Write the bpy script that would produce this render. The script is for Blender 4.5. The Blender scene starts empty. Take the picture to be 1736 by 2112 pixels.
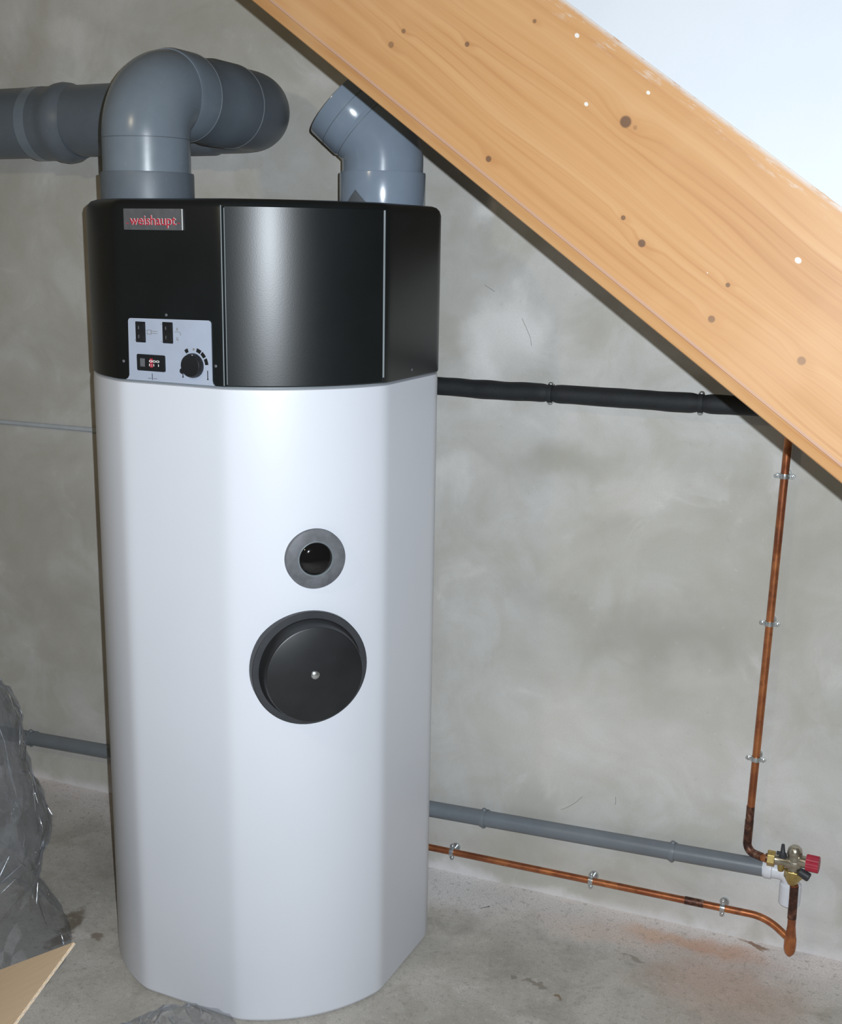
import bpy, math, random
from math import sin, cos, pi, radians as R, sqrt, atan2, exp
from mathutils import Vector, Matrix, Euler, noise as mnoise

random.seed(7)
SC = bpy.context.scene
COL = SC.collection

# ------------------------------------------------------------------ camera
CAM_H = 1.55
F_PX = 2466.5
cd = bpy.data.cameras.new('camera')
cd.sensor_fit = 'HORIZONTAL'
cd.sensor_width = 36.0
cd.lens = 36.0 * F_PX / 1736.0
cd.clip_start = 0.02
cam = bpy.data.objects.new('camera', cd)
COL.objects.link(cam)
cam.matrix_world = (Matrix.Translation((0, 0, CAM_H)) @ Euler((R(90 - 12.794), 0, 0)).to_matrix().to_4x4()
                    @ Matrix.Rotation(R(0.927), 4, 'Z'))
SC.camera = cam

# ------------------------------------------------------------------ world and light
wd = bpy.data.worlds.new('world')
SC.world = wd
wd.use_nodes = True
bg = wd.node_tree.nodes['Background']
bg.inputs['Color'].default_value = (1.0, 0.80, 0.50, 1)
bg.inputs['Strength'].default_value = 0.065

fl = bpy.data.lights.new('camera_flash', 'AREA')          # the flash beside the lens
fl.shape = 'DISK'
fl.size = 0.010
fl.energy = 55.0
fl.color = (0.85, 0.93, 1.0)
flash = bpy.data.objects.new('camera_flash', fl)
COL.objects.link(flash)
flash.matrix_world = cam.matrix_world @ Matrix.Translation((0.032, 0.027, 0.0)) @ Matrix.Rotation(R(-9), 4, 'X')

lp = bpy.data.lights.new('ceiling_lamp', 'POINT')         # weak incandescent lamp of the cellar
lp.energy = 18.0
lp.shadow_soft_size = 0.06
lp.color = (1.0, 0.85, 0.60)
lamp = bpy.data.objects.new('ceiling_lamp', lp)
COL.objects.link(lamp)
lamp.location = (-1.35, 0.75, 2.35)

vs = SC.view_settings
vs.view_transform = 'Standard'
vs.look = 'None'
vs.exposure = 0.0
vs.gamma = 1.0
vs.use_curve_mapping = False

# ------------------------------------------------------------------ frames
AL = R(22.674)
WO = Vector((0, 2.7766, 0))                     # a point at the foot of the concrete wall
WT = Vector((cos(AL), -sin(AL), 0))             # along the wall, to the right
WN = Vector((-sin(AL), -cos(AL), 0))            # out of the wall, into the room
WROT = -AL


def wpos(t, n, z):
    return WO + WT * t + WN * n + Vector((0, 0, z))


# ------------------------------------------------------------------ material helpers
class Nodes:
    def __init__(s, name):
        s.m = bpy.data.materials.new(name)
        s.m.use_nodes = True
        s.nt = s.m.node_tree
        s.nt.nodes.clear()
        s.out = s.n('ShaderNodeOutputMaterial')

    def n(s, typ, **kw):
        nd = s.nt.nodes.new(typ)
        for k, v in kw.items():
            setattr(nd, k, v)
        return nd

    def l(s, a, b):
        s.nt.links.new(a, b)

    def put(s, sock, v):
        if isinstance(v, (int, float)):
            sock.default_value = v
        elif isinstance(v, (tuple, list)):
            v = tuple(v)
            if len(v) == 3 and sock.type == 'RGBA':
                v = v + (1,)
            sock.default_value = v
        else:
            s.l(v, sock)

    def math(s, op, a, b=None, c=None, clamp=False):
        nd = s.n('ShaderNodeMath', operation=op, use_clamp=clamp)
        s.put(nd.inputs[0], a)
        if b is not None:
            s.put(nd.inputs[1], b)
        if c is not None:
            s.put(nd.inputs[2], c)
        return nd.outputs[0]

    def vmath(s, op, a, b=None):
        nd = s.n('ShaderNodeVectorMath', operation=op)
        s.put(nd.inputs[0], a)
        if b is not None:
            s.put(nd.inputs[1], b)
        return nd.outputs[1] if op in ('LENGTH', 'DISTANCE', 'DOT_PRODUCT') else nd.outputs[0]

    def coord(s, kind='Object'):
        return s.n('ShaderNodeTexCoord').outputs[kind]

    def mapping(s, v, scale=(1, 1, 1), loc=(0, 0, 0), rot=(0, 0, 0)):
        nd = s.n('ShaderNodeMapping')
        s.l(v, nd.inputs['Vector'])
        nd.inputs['Scale'].default_value = scale
        nd.inputs['Location'].default_value = loc
        nd.inputs['Rotation'].default_value = rot
        return nd.outputs[0]

    def noise(s, v, scale, detail=4, rough=0.55, dist=0.0):
        nd = s.n('ShaderNodeTexNoise')
        s.l(v, nd.inputs['Vector'])
        nd.inputs['Scale'].default_value = scale
        nd.inputs['Detail'].default_value = detail
        nd.inputs['Roughness'].default_value = rough
        nd.inputs['Distortion'].default_value = dist
        return nd.outputs['Fac']

    def ramp(s, f, stops, interp='LINEAR'):
        nd = s.n('ShaderNodeValToRGB')
        nd.color_ramp.interpolation = interp
        el = nd.color_ramp.elements
        while len(el) < len(stops):
            el.new(0.5)
        for e, (p, c) in zip(el, stops):
            e.position = p
            e.color = tuple(c) + (1,) if len(c) == 3 else c
        s.l(f, nd.inputs[0])
        return nd.outputs[0]

    def rng(s, f, a, b, c=0.0, d=1.0, smooth=False):
        nd = s.n('ShaderNodeMapRange')
        if smooth:
            nd.interpolation_type = 'SMOOTHSTEP'
        s.put(nd.inputs[0], f)
        for i, v in enumerate((a, b, c, d)):
            nd.inputs[i + 1].default_value = v
        return nd.outputs[0]

    def mix(s, f, a, b, mode='MIX'):
        nd = s.n('ShaderNodeMix', data_type='RGBA', blend_type=mode)
        s.put(nd.inputs[0], f)
        s.put(nd.inputs[6], a)
        s.put(nd.inputs[7], b)
        return nd.outputs[2]

    def bump(s, h, strength=0.2, dist=0.01):
        nd = s.n('ShaderNodeBump')
        s.l(h, nd.inputs['Height'])
        nd.inputs['Strength'].default_value = strength
        nd.inputs['Distance'].default_value = dist
        return nd.outputs[0]

    def spot(s, v, c, r, soft=0.6):
        """mask 1 inside an ellipsoid at c with radii r, fading out towards its rim"""
        d = s.vmath('SUBTRACT', v, tuple(c))
        d = s.vmath('DIVIDE', d, tuple(r))
        return s.rng(s.vmath('LENGTH', d), 1.0, 1.0 - soft, 0.0, 1.0, True)

    def bsdf(s, color, rough=0.5, metal=0.0, normal=None, spec=0.5, coat=0.0, **kw):
        b = s.n('ShaderNodeBsdfPrincipled')
        s.put(b.inputs['Base Color'], color)
        s.put(b.inputs['Roughness'], rough)
        s.put(b.inputs['Metallic'], metal)
        b.inputs['Specular IOR Level'].default_value = spec
        b.inputs['Coat Weight'].default_value = coat
        if normal is not None:
            s.l(normal, b.inputs['Normal'])
        s.l(b.outputs[0], s.out.inputs[0])
        return b


def plain(name, col, rough=0.5, metal=0.0, spec=0.5, var=0.08, vscale=30, bump=0.0, bscale=200):
    m = Nodes(name)
    v = m.coord()
    f = m.noise(v, vscale, 3)
    c = m.mix(m.rng(f, 0.3, 0.7), tuple(x * (1 - var) for x in col), tuple(min(1, x * (1 + var)) for x in col))
    nrm = None
    if bump:
        nrm = m.bump(m.noise(v, bscale, 2), bump, 0.002)
    m.bsdf(c, rough, metal, nrm, spec)
    return m.m


M = {}
M['white_foil'] = plain('white_foil', (0.74, 0.765, 0.83), 0.40, spec=0.5, var=0.015, vscale=3, bump=0.04, bscale=260)
M['black_cover'] = plain('black_cover', (0.008, 0.010, 0.011), 0.35, spec=0.50, var=0.15, vscale=9, bump=0.03, bscale=420)
M['black_plastic'] = plain('black_plastic', (0.014, 0.015, 0.017), 0.40, spec=0.5, var=0.2, vscale=20)
M['black_gloss'] = plain('black_gloss', (0.006, 0.006, 0.007), 0.06, spec=0.6, var=0.1)
M['dark_grey'] = plain('dark_grey', (0.035, 0.037, 0.042), 0.5, var=0.15)
M['seam_grey'] = plain('seam_grey', (0.21, 0.24, 0.255), 0.35, var=0.1, vscale=12)
M['panel_grey'] = plain('panel_grey', (0.42, 0.47, 0.58), 0.55, spec=0.3, var=0.03)
M['plate_grey'] = plain('plate_grey', (0.15, 0.155, 0.165), 0.38, metal=0.35, var=0.12, vscale=60)
M['print_red'] = plain('print_red', (0.45, 0.035, 0.06), 0.4)
M['print_and_glare_white'] = plain('print_and_glare_white', (0.85, 0.85, 0.83), 0.5)
M['print_brown'] = plain('print_brown', (0.26, 0.24, 0.22), 0.6)
M['ring_grey'] = plain('ring_grey', (0.13, 0.135, 0.15), 0.55, var=0.22, vscale=55)
M['zinc'] = plain('zinc', (0.62, 0.65, 0.66), 0.28, metal=0.9, var=0.12, vscale=80)
M['brass'] = plain('brass', (0.50, 0.37, 0.14), 0.32, metal=0.85, var=0.25, vscale=70)
M['nickel'] = plain('nickel', (0.46, 0.42, 0.34), 0.28, metal=0.85, var=0.2, vscale=60)
M['red_knob'] = plain('red_knob', (0.40, 0.02, 0.045), 0.45, var=0.15, vscale=60)
M['white_pvc'] = plain('white_pvc', (0.70, 0.71, 0.76), 0.35, var=0.03)
M['conduit_grey'] = plain('conduit_grey', (0.46, 0.49, 0.52), 0.5, var=0.06)
M['rubber_foam'] = plain('rubber_foam', (0.011, 0.013, 0.015), 0.7, var=0.25, vscale=25, bump=0.3, bscale=300)
M['sticker_grey'] = plain('sticker_grey', (0.10, 0.11, 0.125), 0.6)
M['plaster_back'] = plain('plaster_back', (0.7, 0.7, 0.68), 0.8)


def pvc(name, col, rough=0.27):
    m = Nodes(name)
    v = m.coord()
    big = m.noise(v, 6, 4, 0.6)
    c = m.mix(m.rng(big, 0.35, 0.7), tuple(x * 0.90 for x in col), tuple(x * 1.08 for x in col))
    scr = m.noise(m.mapping(v, (60, 60, 9)), 4, 3, 0.7)
    c = m.mix(m.rng(scr, 0.64, 0.74, 0, 0.25), c, (0.34, 0.37, 0.40))
    m.bsdf(c, m.rng(big, 0.3, 0.7, rough * 0.85, rough * 1.25), 0, m.bump(m.noise(v, 18, 2), 0.05, 0.004), 0.5)
    return m.m


M['pvc'] = pvc('grey_pvc', (0.185, 0.222, 0.262))
M['pvc_light'] = pvc('grey_pvc_shiny', (0.215, 0.265, 0.335), 0.16)
M['pvc_dark'] = pvc('grey_pvc_dull', (0.125, 0.148, 0.175), 0.40)
M['pvc_lip'] = plain('grey_pvc_lip', (0.34, 0.38, 0.42), 0.4)  # lighter cut edge; the lip's highlight is put into its colour
M['pvc_drain'] = pvc('grey_pvc_drain', (0.17, 0.19, 0.21), 0.36)


def copper():
    m = Nodes('copper')
    v = m.coord()
    f = m.noise(v, 9, 4, 0.6)
    g = m.noise(m.mapping(v, (1, 1, 1)), 40, 3, 0.6)
    c = m.ramp(f, [(0.25, (0.19, 0.062, 0.034)), (0.45, (0.37, 0.125, 0.055)), (0.60, (0.58, 0.22, 0.085)), (0.75, (0.24, 0.08, 0.045))])
    c = m.mix(m.rng(g, 0.55, 0.72, 0, 0.6), c, (0.12, 0.05, 0.035))
    m.bsdf(c, m.rng(g, 0.3, 0.7, 0.28, 0.5), 0.72)
    return m.m


M['copper'] = copper()


def copper_burnt():
    m = Nodes('copper_burnt')
    v = m.coord()
    g = m.noise(v, 60, 4, 0.6)
    c = m.ramp(g, [(0.3, (0.035, 0.022, 0.02)), (0.5, (0.10, 0.045, 0.032)), (0.62, (0.24, 0.11, 0.07)), (0.72, (0.42, 0.33, 0.27))])
    m.bsdf(c, 0.45, 0.6)
    return m.m


M['copper_burnt'] = copper_burnt()


def concrete_wall():
    m = Nodes('concrete_wall')
    v = m.coord()
    big = m.noise(v, 1.9, 6, 0.58, 0.5)
    mid = m.noise(v, 6.5, 5, 0.6, 0.8)
    fine = m.noise(v, 55, 4, 0.65)
    grain = m.noise(v, 240, 2, 0.6)
    c = m.ramp(big, [(0.30, (0.428, 0.411, 0.364)), (0.45, (0.516, 0.497, 0.459)), (0.55, (0.564, 0.554, 0.532)), (0.70, (0.641, 0.623, 0.601))])
    c = m.mix(m.rng(mid, 0.40, 0.68, 0, 0.55, True), c, (0.438, 0.417, 0.356))
    c = m.mix(m.rng(mid, 0.42, 0.25, 0, 0.45, True), c, (0.719, 0.700, 0.679))
    # patches with a shape of their own: efflorescence, formwork marks, damp
    wob = m.n('ShaderNodeTexNoise')
    m.l(v, wob.inputs['Vector'])
    wob.inputs['Scale'].default_value = 9
    wob.inputs['Detail'].default_value = 4
    wv = m.vmath('ADD', v, m.vmath('MULTIPLY', m.vmath('SUBTRACT', wob.outputs['Color'], (0.5, 0.5, 0.5)), (0.16, 0.0, 0.16)))

    def blot(cc, cx, cz, rx, rz, amt, colr, soft=0.8):
        f = m.spot(wv, (cx, 0, cz), (rx * 1.25, 10, rz * 1.25), 1.0)
        return m.mix(m.math('MULTIPLY', f, amt), cc, colr)
    pale = (0.900, 0.868, 0.851)
    dark = (0.335, 0.318, 0.270)
    for cx, cz, rx, rz, a in [(0.15, 1.30, 0.075, 0.13, 0.70), (0.215, 1.385, 0.09, 0.075, 0.55), (0.245, 1.33, 0.07, 0.09, 0.4),
                              (-0.97, 2.03, 0.10, 0.045, 0.35), (0.70, 0.62, 0.10, 0.12, 0.2), (0.14, 1.62, 0.05, 0.03, 0.5),
                              (0.08, 1.02, 0.07, 0.05, 0.25), (0.52, 1.02, 0.16, 0.07, 0.25), (-0.28, 1.90, 0.20, 0.04, 0.15), (0.35, 0.42, 0.35, 0.16, 0.30), (0.75, 0.40, 0.30, 0.16, 0.22)]:
        c = blot(c, cx, cz, rx, rz, a, pale)
    for cx, cz, rx, rz, a in [(0.33, 1.06, 0.20, 0.07, 0.55), (0.38, 1.36, 0.05, 0.09, 0.30), (0.52, 0.68, 0.24, 0.10, 0.60), (0.30, 0.76, 0.14, 0.05, 0.35),
                              (0.66, 0.70, 0.16, 0.10, 0.45), (0.12, 0.92, 0.08, 0.10, 0.22), (0.36, 0.72, 0.16, 0.05, 0.25),
                              (-1.0, 1.25, 0.25, 0.10, 0.35), (-0.95, 0.80, 0.3, 0.12, 0.25), (-1.05, 0.55, 0.25, 0.10, 0.30),
                              (-0.75, 2.05, 0.25, 0.10, 0.30), (0.70, 1.06, 0.14, 0.07, 0.28), (-0.9, 0.3, 0.3, 0.10, 0.30)]:
        c = blot(c, cx, cz, rx, rz, a, dark)
    # damp efflorescence just above the floor
    sep = m.n('ShaderNodeSeparateXYZ')
    m.l(v, sep.inputs[0])
    low = m.rng(m.math('ADD', sep.outputs[2], m.math('MULTIPLY', m.math('SUBTRACT', mid, 0.5), 0.09)), 0.035, 0.0, 0, 0.65, True)
    c = m.mix(low, c, (0.752, 0.724, 0.737))
    c = m.mix(m.rng(fine, 0.63, 0.75, 0, 0.30), c, (0.343, 0.326, 0.295))
    c = m.mix(m.rng(fine, 0.36, 0.25, 0, 0.25), c, (0.768, 0.748, 0.737))
    c = m.mix(m.rng(grain, 0.35, 0.7, 0, 0.12), c, (0.360, 0.350, 0.310))
    # hairline cracks
    h = m.math('ADD', m.math('MULTIPLY', mid, 0.02), m.math('MULTIPLY', fine, 0.3))
    m.bsdf(c, 0.78, 0, m.bump(m.math('ADD', h, m.math('MULTIPLY', grain, 0.12)), 0.25, 0.004), 0.25)
    return m.m


def concrete_floor():
    m = Nodes('concrete_floor')
    v = m.coord()
    big = m.noise(v, 2.6, 6, 0.6, 0.4)
    mid = m.noise(v, 11, 6, 0.65, 0.6)
    fine = m.noise(v, 70, 4, 0.7)
    grain = m.noise(v, 260, 2, 0.6)
    c = m.ramp(big, [(0.30, (0.370, 0.345, 0.304)), (0.50, (0.487, 0.458, 0.417)), (0.70, (0.606, 0.566, 0.518))])
    c = m.mix(m.rng(mid, 0.45, 0.70, 0, 0.55, True), c, (0.322, 0.296, 0.255))
    c = m.mix(m.rng(mid, 0.40, 0.26, 0, 0.45, True), c, (0.722, 0.681, 0.638))
    wob = m.n('ShaderNodeTexNoise')
    m.l(v, wob.inputs['Vector'])
    wob.inputs['Scale'].default_value = 14
    wob.inputs['Detail'].default_value = 5
    wv = m.vmath('ADD', v, m.vmath('MULTIPLY', m.vmath('SUBTRACT', wob.outputs['Color'], (0.5, 0.5, 0.5)), (0.12, 0.12, 0.0)))
    # coordinates below are in the wall frame: x along the wall, y = minus distance from it
    sep = m.n('ShaderNodeSeparateXYZ')
    m.l(wv, sep.inputs[0])
    edge = m.rng(sep.outputs[1], -0.24, -0.03, 0, 1.0, True)
    c = m.mix(m.math('MULTIPLY', edge, m.rng(mid, 0.25, 0.5, 0.65, 1.0)), c, (0.848, 0.784, 0.758))  # efflorescence, plus the flash's brightness by the wall put into the colour
    for cx, cy, rx, ry, a, col in [(0.10, -0.05, 0.24, 0.13, 1.0, (0.86, 0.84, 0.83)), (0.34, -0.05, 0.24, 0.09, 0.85, (0.76, 0.73, 0.71)),
                                   (0.72, -0.075, 0.24, 0.06, 0.75, (0.722, 0.405, 0.264)), (0.62, -0.07, 0.14, 0.03, 0.55, (0.848, 0.621, 0.476)),
                                   (0.80, -0.20, 0.26, 0.16, 0.50, (0.650, 0.414, 0.315)), (0.52, -0.12, 0.16, 0.06, 0.45, (0.758, 0.569, 0.476)),
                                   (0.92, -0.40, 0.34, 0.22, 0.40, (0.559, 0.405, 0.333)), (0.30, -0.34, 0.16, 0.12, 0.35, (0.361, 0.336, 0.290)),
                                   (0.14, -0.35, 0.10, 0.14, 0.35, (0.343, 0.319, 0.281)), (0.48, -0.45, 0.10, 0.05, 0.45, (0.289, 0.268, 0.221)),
                                   (-0.57, -0.62, 0.05, 0.04, 0.6, (0.722, 0.672, 0.631)), (-0.50, -0.70, 0.10, 0.06, 0.4, (0.650, 0.603, 0.561))]:
        f = m.spot(wv, (cx, cy, 0), (rx, ry, 10), 0.85)
        c = m.mix(m.math('MULTIPLY', f, a), c, col)
    for cx, cy, rx, ry, col in [(0.844, -0.017, 0.020, 0.012, (0.271, 0.129, 0.060)), (0.846, -0.036, 0.008, 0.006, (0.306, 0.155, 0.068)),
                                (-0.620, -0.573, 0.022, 0.040, (0.154, 0.118, 0.077)), (-0.595, -0.640, 0.018, 0.028, (0.181, 0.129, 0.093)),
                                (-0.530, -0.60, 0.025, 0.015, (0.216, 0.173, 0.135)), (0.487, -0.385, 0.008, 0.008, (0.216, 0.138, 0.068)),
                                (0.395, -0.355, 0.010, 0.007, (0.235, 0.224, 0.195)), (0.43, -0.36, 0.009, 0.006, (0.253, 0.224, 0.188)),
                                (0.235, -0.10, 0.005, 0.004, (0.090, 0.086, 0.077)), (0.60, -0.20, 0.018, 0.005, (0.325, 0.294, 0.255))]:
        f = m.spot(wv, (cx, cy, 0), (rx * 1.4, ry * 1.4, 10), 0.5)
        c = m.mix(m.math('MULTIPLY', f, 0.85), c, col)
    c = m.mix(m.rng(fine, 0.55, 0.72, 0, 0.60), c, (0.226, 0.207, 0.171))
    c = m.mix(m.rng(fine, 0.42, 0.26, 0, 0.45), c, (0.758, 0.716, 0.664))
    c = m.mix(m.rng(grain, 0.4, 0.72, 0, 0.40), c, (0.253, 0.232, 0.205))
    h = m.math('ADD', m.math('MULTIPLY', mid, 0.5), m.math('MULTIPLY', fine, 0.35))
    m.bsdf(c, 0.8, 0, m.bump(m.math('ADD', h, m.math('MULTIPLY', grain, 0.15)), 0.3, 0.005), 0.25)
    return m.m


KNOTS = [(-0.0113, 0.1756, 0.0082, 0.9), (0.0991, 0.0711, 0.0055, 0.9), (0.0593, 0.0816, 0.0035, 0.8), (0.2303, 0.0519, 0.0050, 0.8),
         (0.3495, 0.0806, 0.0058, 0.85), (-0.2550, 0.1314, 0.0038, 0.8), (-0.3465, 0.0939, 0.0036, 0.7), (-0.1410, 0.0323, 0.0046, 0.85),
         (0.2199, 0.0968, 0.0032, 0.8), (-0.3528, 0.0694, 0.0048, 0.6), (-0.190, 0.205, 0.0030, 0.7), (0.62, 0.10, 0.007, 0.8),
         (-0.75, 0.12, 0.007, 0.8), (0.0035, 0.1770, 0.0030, 0.35)]


def pine():
    m = Nodes('pine')
    v = m.coord()
    sep = m.n('ShaderNodeSeparateXYZ')
    m.l(v, sep.inputs[0])
    x, y, z = sep.outputs
    # the grain runs along x; it bows round each knot
    warp = m.math('MULTIPLY', m.math('SUBTRACT', m.noise(m.mapping(v, (0.55, 2, 2.4)), 2.0, 2), 0.5), 0.10)
    warp = m.math('ADD', warp, m.math('MULTIPLY', m.math('SUBTRACT', m.noise(m.mapping(v, (2.0, 14, 14)), 2.0, 2), 0.5), 0.006))
    ph = m.math('ADD', z, warp)
    kmask = None
    halo = None
    for kx, kz, kr, ka in KNOTS:
        b = m.spot(v, (kx, 0, kz), (kr * 7.5, 10, kr * 3.4), 1.0)
        ph = m.math('ADD', ph, m.math('MULTIPLY', b, kr * 1.7))
        k = m.math('MULTIPLY', m.spot(v, (kx, 0, kz), (kr * 1.12, 10, kr * 1.05), 0.35), ka)
        kmask = k if kmask is None else m.math('MAXIMUM', kmask, k)
        hh = m.math('MULTIPLY', m.spot(v, (kx + kr, 0, kz), (kr * 4.5, 10, kr * 2.3), 1.0), ka)
        halo = hh if halo is None else m.math('MAXIMUM', halo, hh)
    cmb = m.n('ShaderNodeCombineXYZ')
    m.l(m.math('MULTIPLY', x, 0.45), cmb.inputs[0])
    m.l(m.math('MULTIPLY', y, 0.2), cmb.inputs[1])
    m.l(m.math('MULTIPLY', ph, 26), cmb.inputs[2])
    gr = m.noise(cmb.outputs[0], 1.6, 4, 0.55)
    lines = m.n('ShaderNodeMath', operation='SINE')
    m.l(m.math('MULTIPLY', ph, 420), lines.inputs[0])
    lin = m.rng(lines.outputs[0], 0.55, 1.0, 0, 1.0, True)
    cmb2 = m.n('ShaderNodeCombineXYZ')
    m.l(m.math('MULTIPLY', x, 3.0), cmb2.inputs[0])
    m.l(m.math('MULTIPLY', y, 3.0), cmb2.inputs[1])
    m.l(m.math('MULTIPLY', ph, 330), cmb2.inputs[2])
    fib = m.noise(cmb2.outputs[0], 1.5, 3, 0.6)
    amp = m.noise(m.mapping(v, (1.6, 1, 7)), 2.0, 2)
    base = m.ramp(gr, [(0.30, (0.348, 0.174, 0.068)), (0.48, (0.394, 0.209, 0.086)), (0.62, (0.426, 0.239, 0.106)), (0.78, (0.434, 0.257, 0.127))])
    c = m.mix(m.math('MULTIPLY', lin, m.rng(amp, 0.42, 0.66, 0.0, 0.42)), base, (0.292, 0.121, 0.043))
    c = m.mix(m.rng(fib, 0.45, 0.75, 0, 0.22), c, (0.323, 0.157, 0.063))
    c = m.mix(m.math('MULTIPLY', halo, 0.45), c, (0.323, 0.142, 0.049))
    band = m.math('MULTIPLY', m.rng(z, 0.0100, 0.0112, 0, 1), m.rng(z, 0.0160, 0.0138, 0, 0.65))
    c = m.mix(band, c, (0.36, 0.235, 0.190))
    c = m.mix(kmask, c, (0.096, 0.050, 0.030))
    wide = m.noise(v, 5, 3)
    c = m.mix(m.rng(wide, 0.5, 0.72, 0, 0.35, True), c, (0.459, 0.270, 0.138))
    # plaster smeared along the upper edge and a few specks of it
    edge_n = m.noise(m.mapping(v, (9, 9, 60)), 3.0, 5, 0.7)
    edge = m.math('MULTIPLY', m.rng(z, 0.222, 0.245, 0, 1.0), m.rng(edge_n, 0.53, 0.66, 0, 0.9, True))
    edge = m.math('MAXIMUM', edge, m.math('MULTIPLY', m.rng(z, 0.2405, 0.2462, 0, 1.0), m.rng(edge_n, 0.34, 0.5, 0, 0.95, True)))
    c = m.mix(edge, c, (0.459, 0.412, 0.379))
    sp = None
    for sx, sz, sr in [(0.2688, 0.1703, 0.0050), (-0.0085, 0.2190, 0.0032), (-0.0684, 0.1635, 0.0035), (-0.13, 0.222, 0.004), (0.190, 0.093, 0.001)]:
        k = m.spot(v, (sx, 0, sz), (sr, 10, sr * 0.8), 0.35)
        sp = k if sp is None else m.math('MAXIMUM', sp, k)
    c = m.mix(sp, c, (0.546, 0.513, 0.482))
    m.bsdf(c, 0.46, 0, m.bump(m.math('ADD', m.math('MULTIPLY', lin, 0.4), fib), 0.06, 0.001), 0.4)
    return m.m


def plaster():
    m = Nodes('white_plaster')
    v = m.coord()
    f = m.noise(v, 4, 4)
    c = m.mix(m.rng(f, 0.35, 0.65), (0.435, 0.455, 0.485), (0.46, 0.48, 0.51))
    k = m.spot(v, (0.105, 0, 0.299), (0.010, 10, 0.005), 0.5)
    c = m.mix(m.math('MULTIPLY', k, 0.7), c, (0.50, 0.45, 0.38))
    m.bsdf(c, 0.7, 0, m.bump(m.noise(v, 130, 3), 0.08, 0.002), 0.3)
    return m.m


def cardboard():
    m = Nodes('cardboard')
    v = m.coord()
    f = m.noise(m.mapping(v, (6, 60, 6)), 3, 4)
    c = m.mix(m.rng(f, 0.3, 0.7), (0.72, 0.535, 0.355), (0.78, 0.585, 0.40))
    m.bsdf(c, 0.75, 0, m.bump(f, 0.05, 0.002), 0.25)
    return m.m


def film():
    m = Nodes('clear_film')
    v = m.coord()
    tr = m.n('ShaderNodeBsdfTransparent')
    tr.inputs[0].default_value = (0.905, 0.925, 0.96, 1)
    gl = m.n('ShaderNodeBsdfGlossy')
    gl.inputs['Color'].default_value = (0.9, 0.93, 0.97, 1)
    gl.inputs['Roughness'].default_value = 0.10
    df = m.n('ShaderNodeBsdfDiffuse')
    df.inputs[0].default_value = (0.55, 0.58, 0.62, 1)
    bmp = m.bump(m.noise(m.mapping(v, (1.0, 1.0, 0.45), rot=(0.5, 0.3, 0)), 26, 3, 0.5, 0.8), 0.45, 0.02)
    m.l(bmp, gl.inputs['Normal'])
    a = m.n('ShaderNodeMixShader')
    a.inputs[0].default_value = 0.09
    m.l(tr.outputs[0], a.inputs[1])
    m.l(df.outputs[0], a.inputs[2])
    fr = m.n('ShaderNodeFresnel')
    fr.inputs[0].default_value = 1.45
    b = m.n('ShaderNodeMixShader')
    m.l(m.math('ADD', m.math('MULTIPLY', fr.outputs[0], 0.40), 0.02, clamp=True), b.inputs[0])
    m.l(a.outputs[0], b.inputs[1])
    m.l(gl.outputs[0], b.inputs[2])
    m.l(b.outputs[0], m.out.inputs[0])
    return m.m


M['wall'] = concrete_wall()
M['floor'] = concrete_floor()
M['pine'] = pine()
M['plaster'] = plaster()
M['cardboard'] = cardboard()
M['card_edge'] = plain('card_edge', (0.60, 0.52, 0.42), 0.8, var=0.2, vscale=160)
M['film'] = film()


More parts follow.
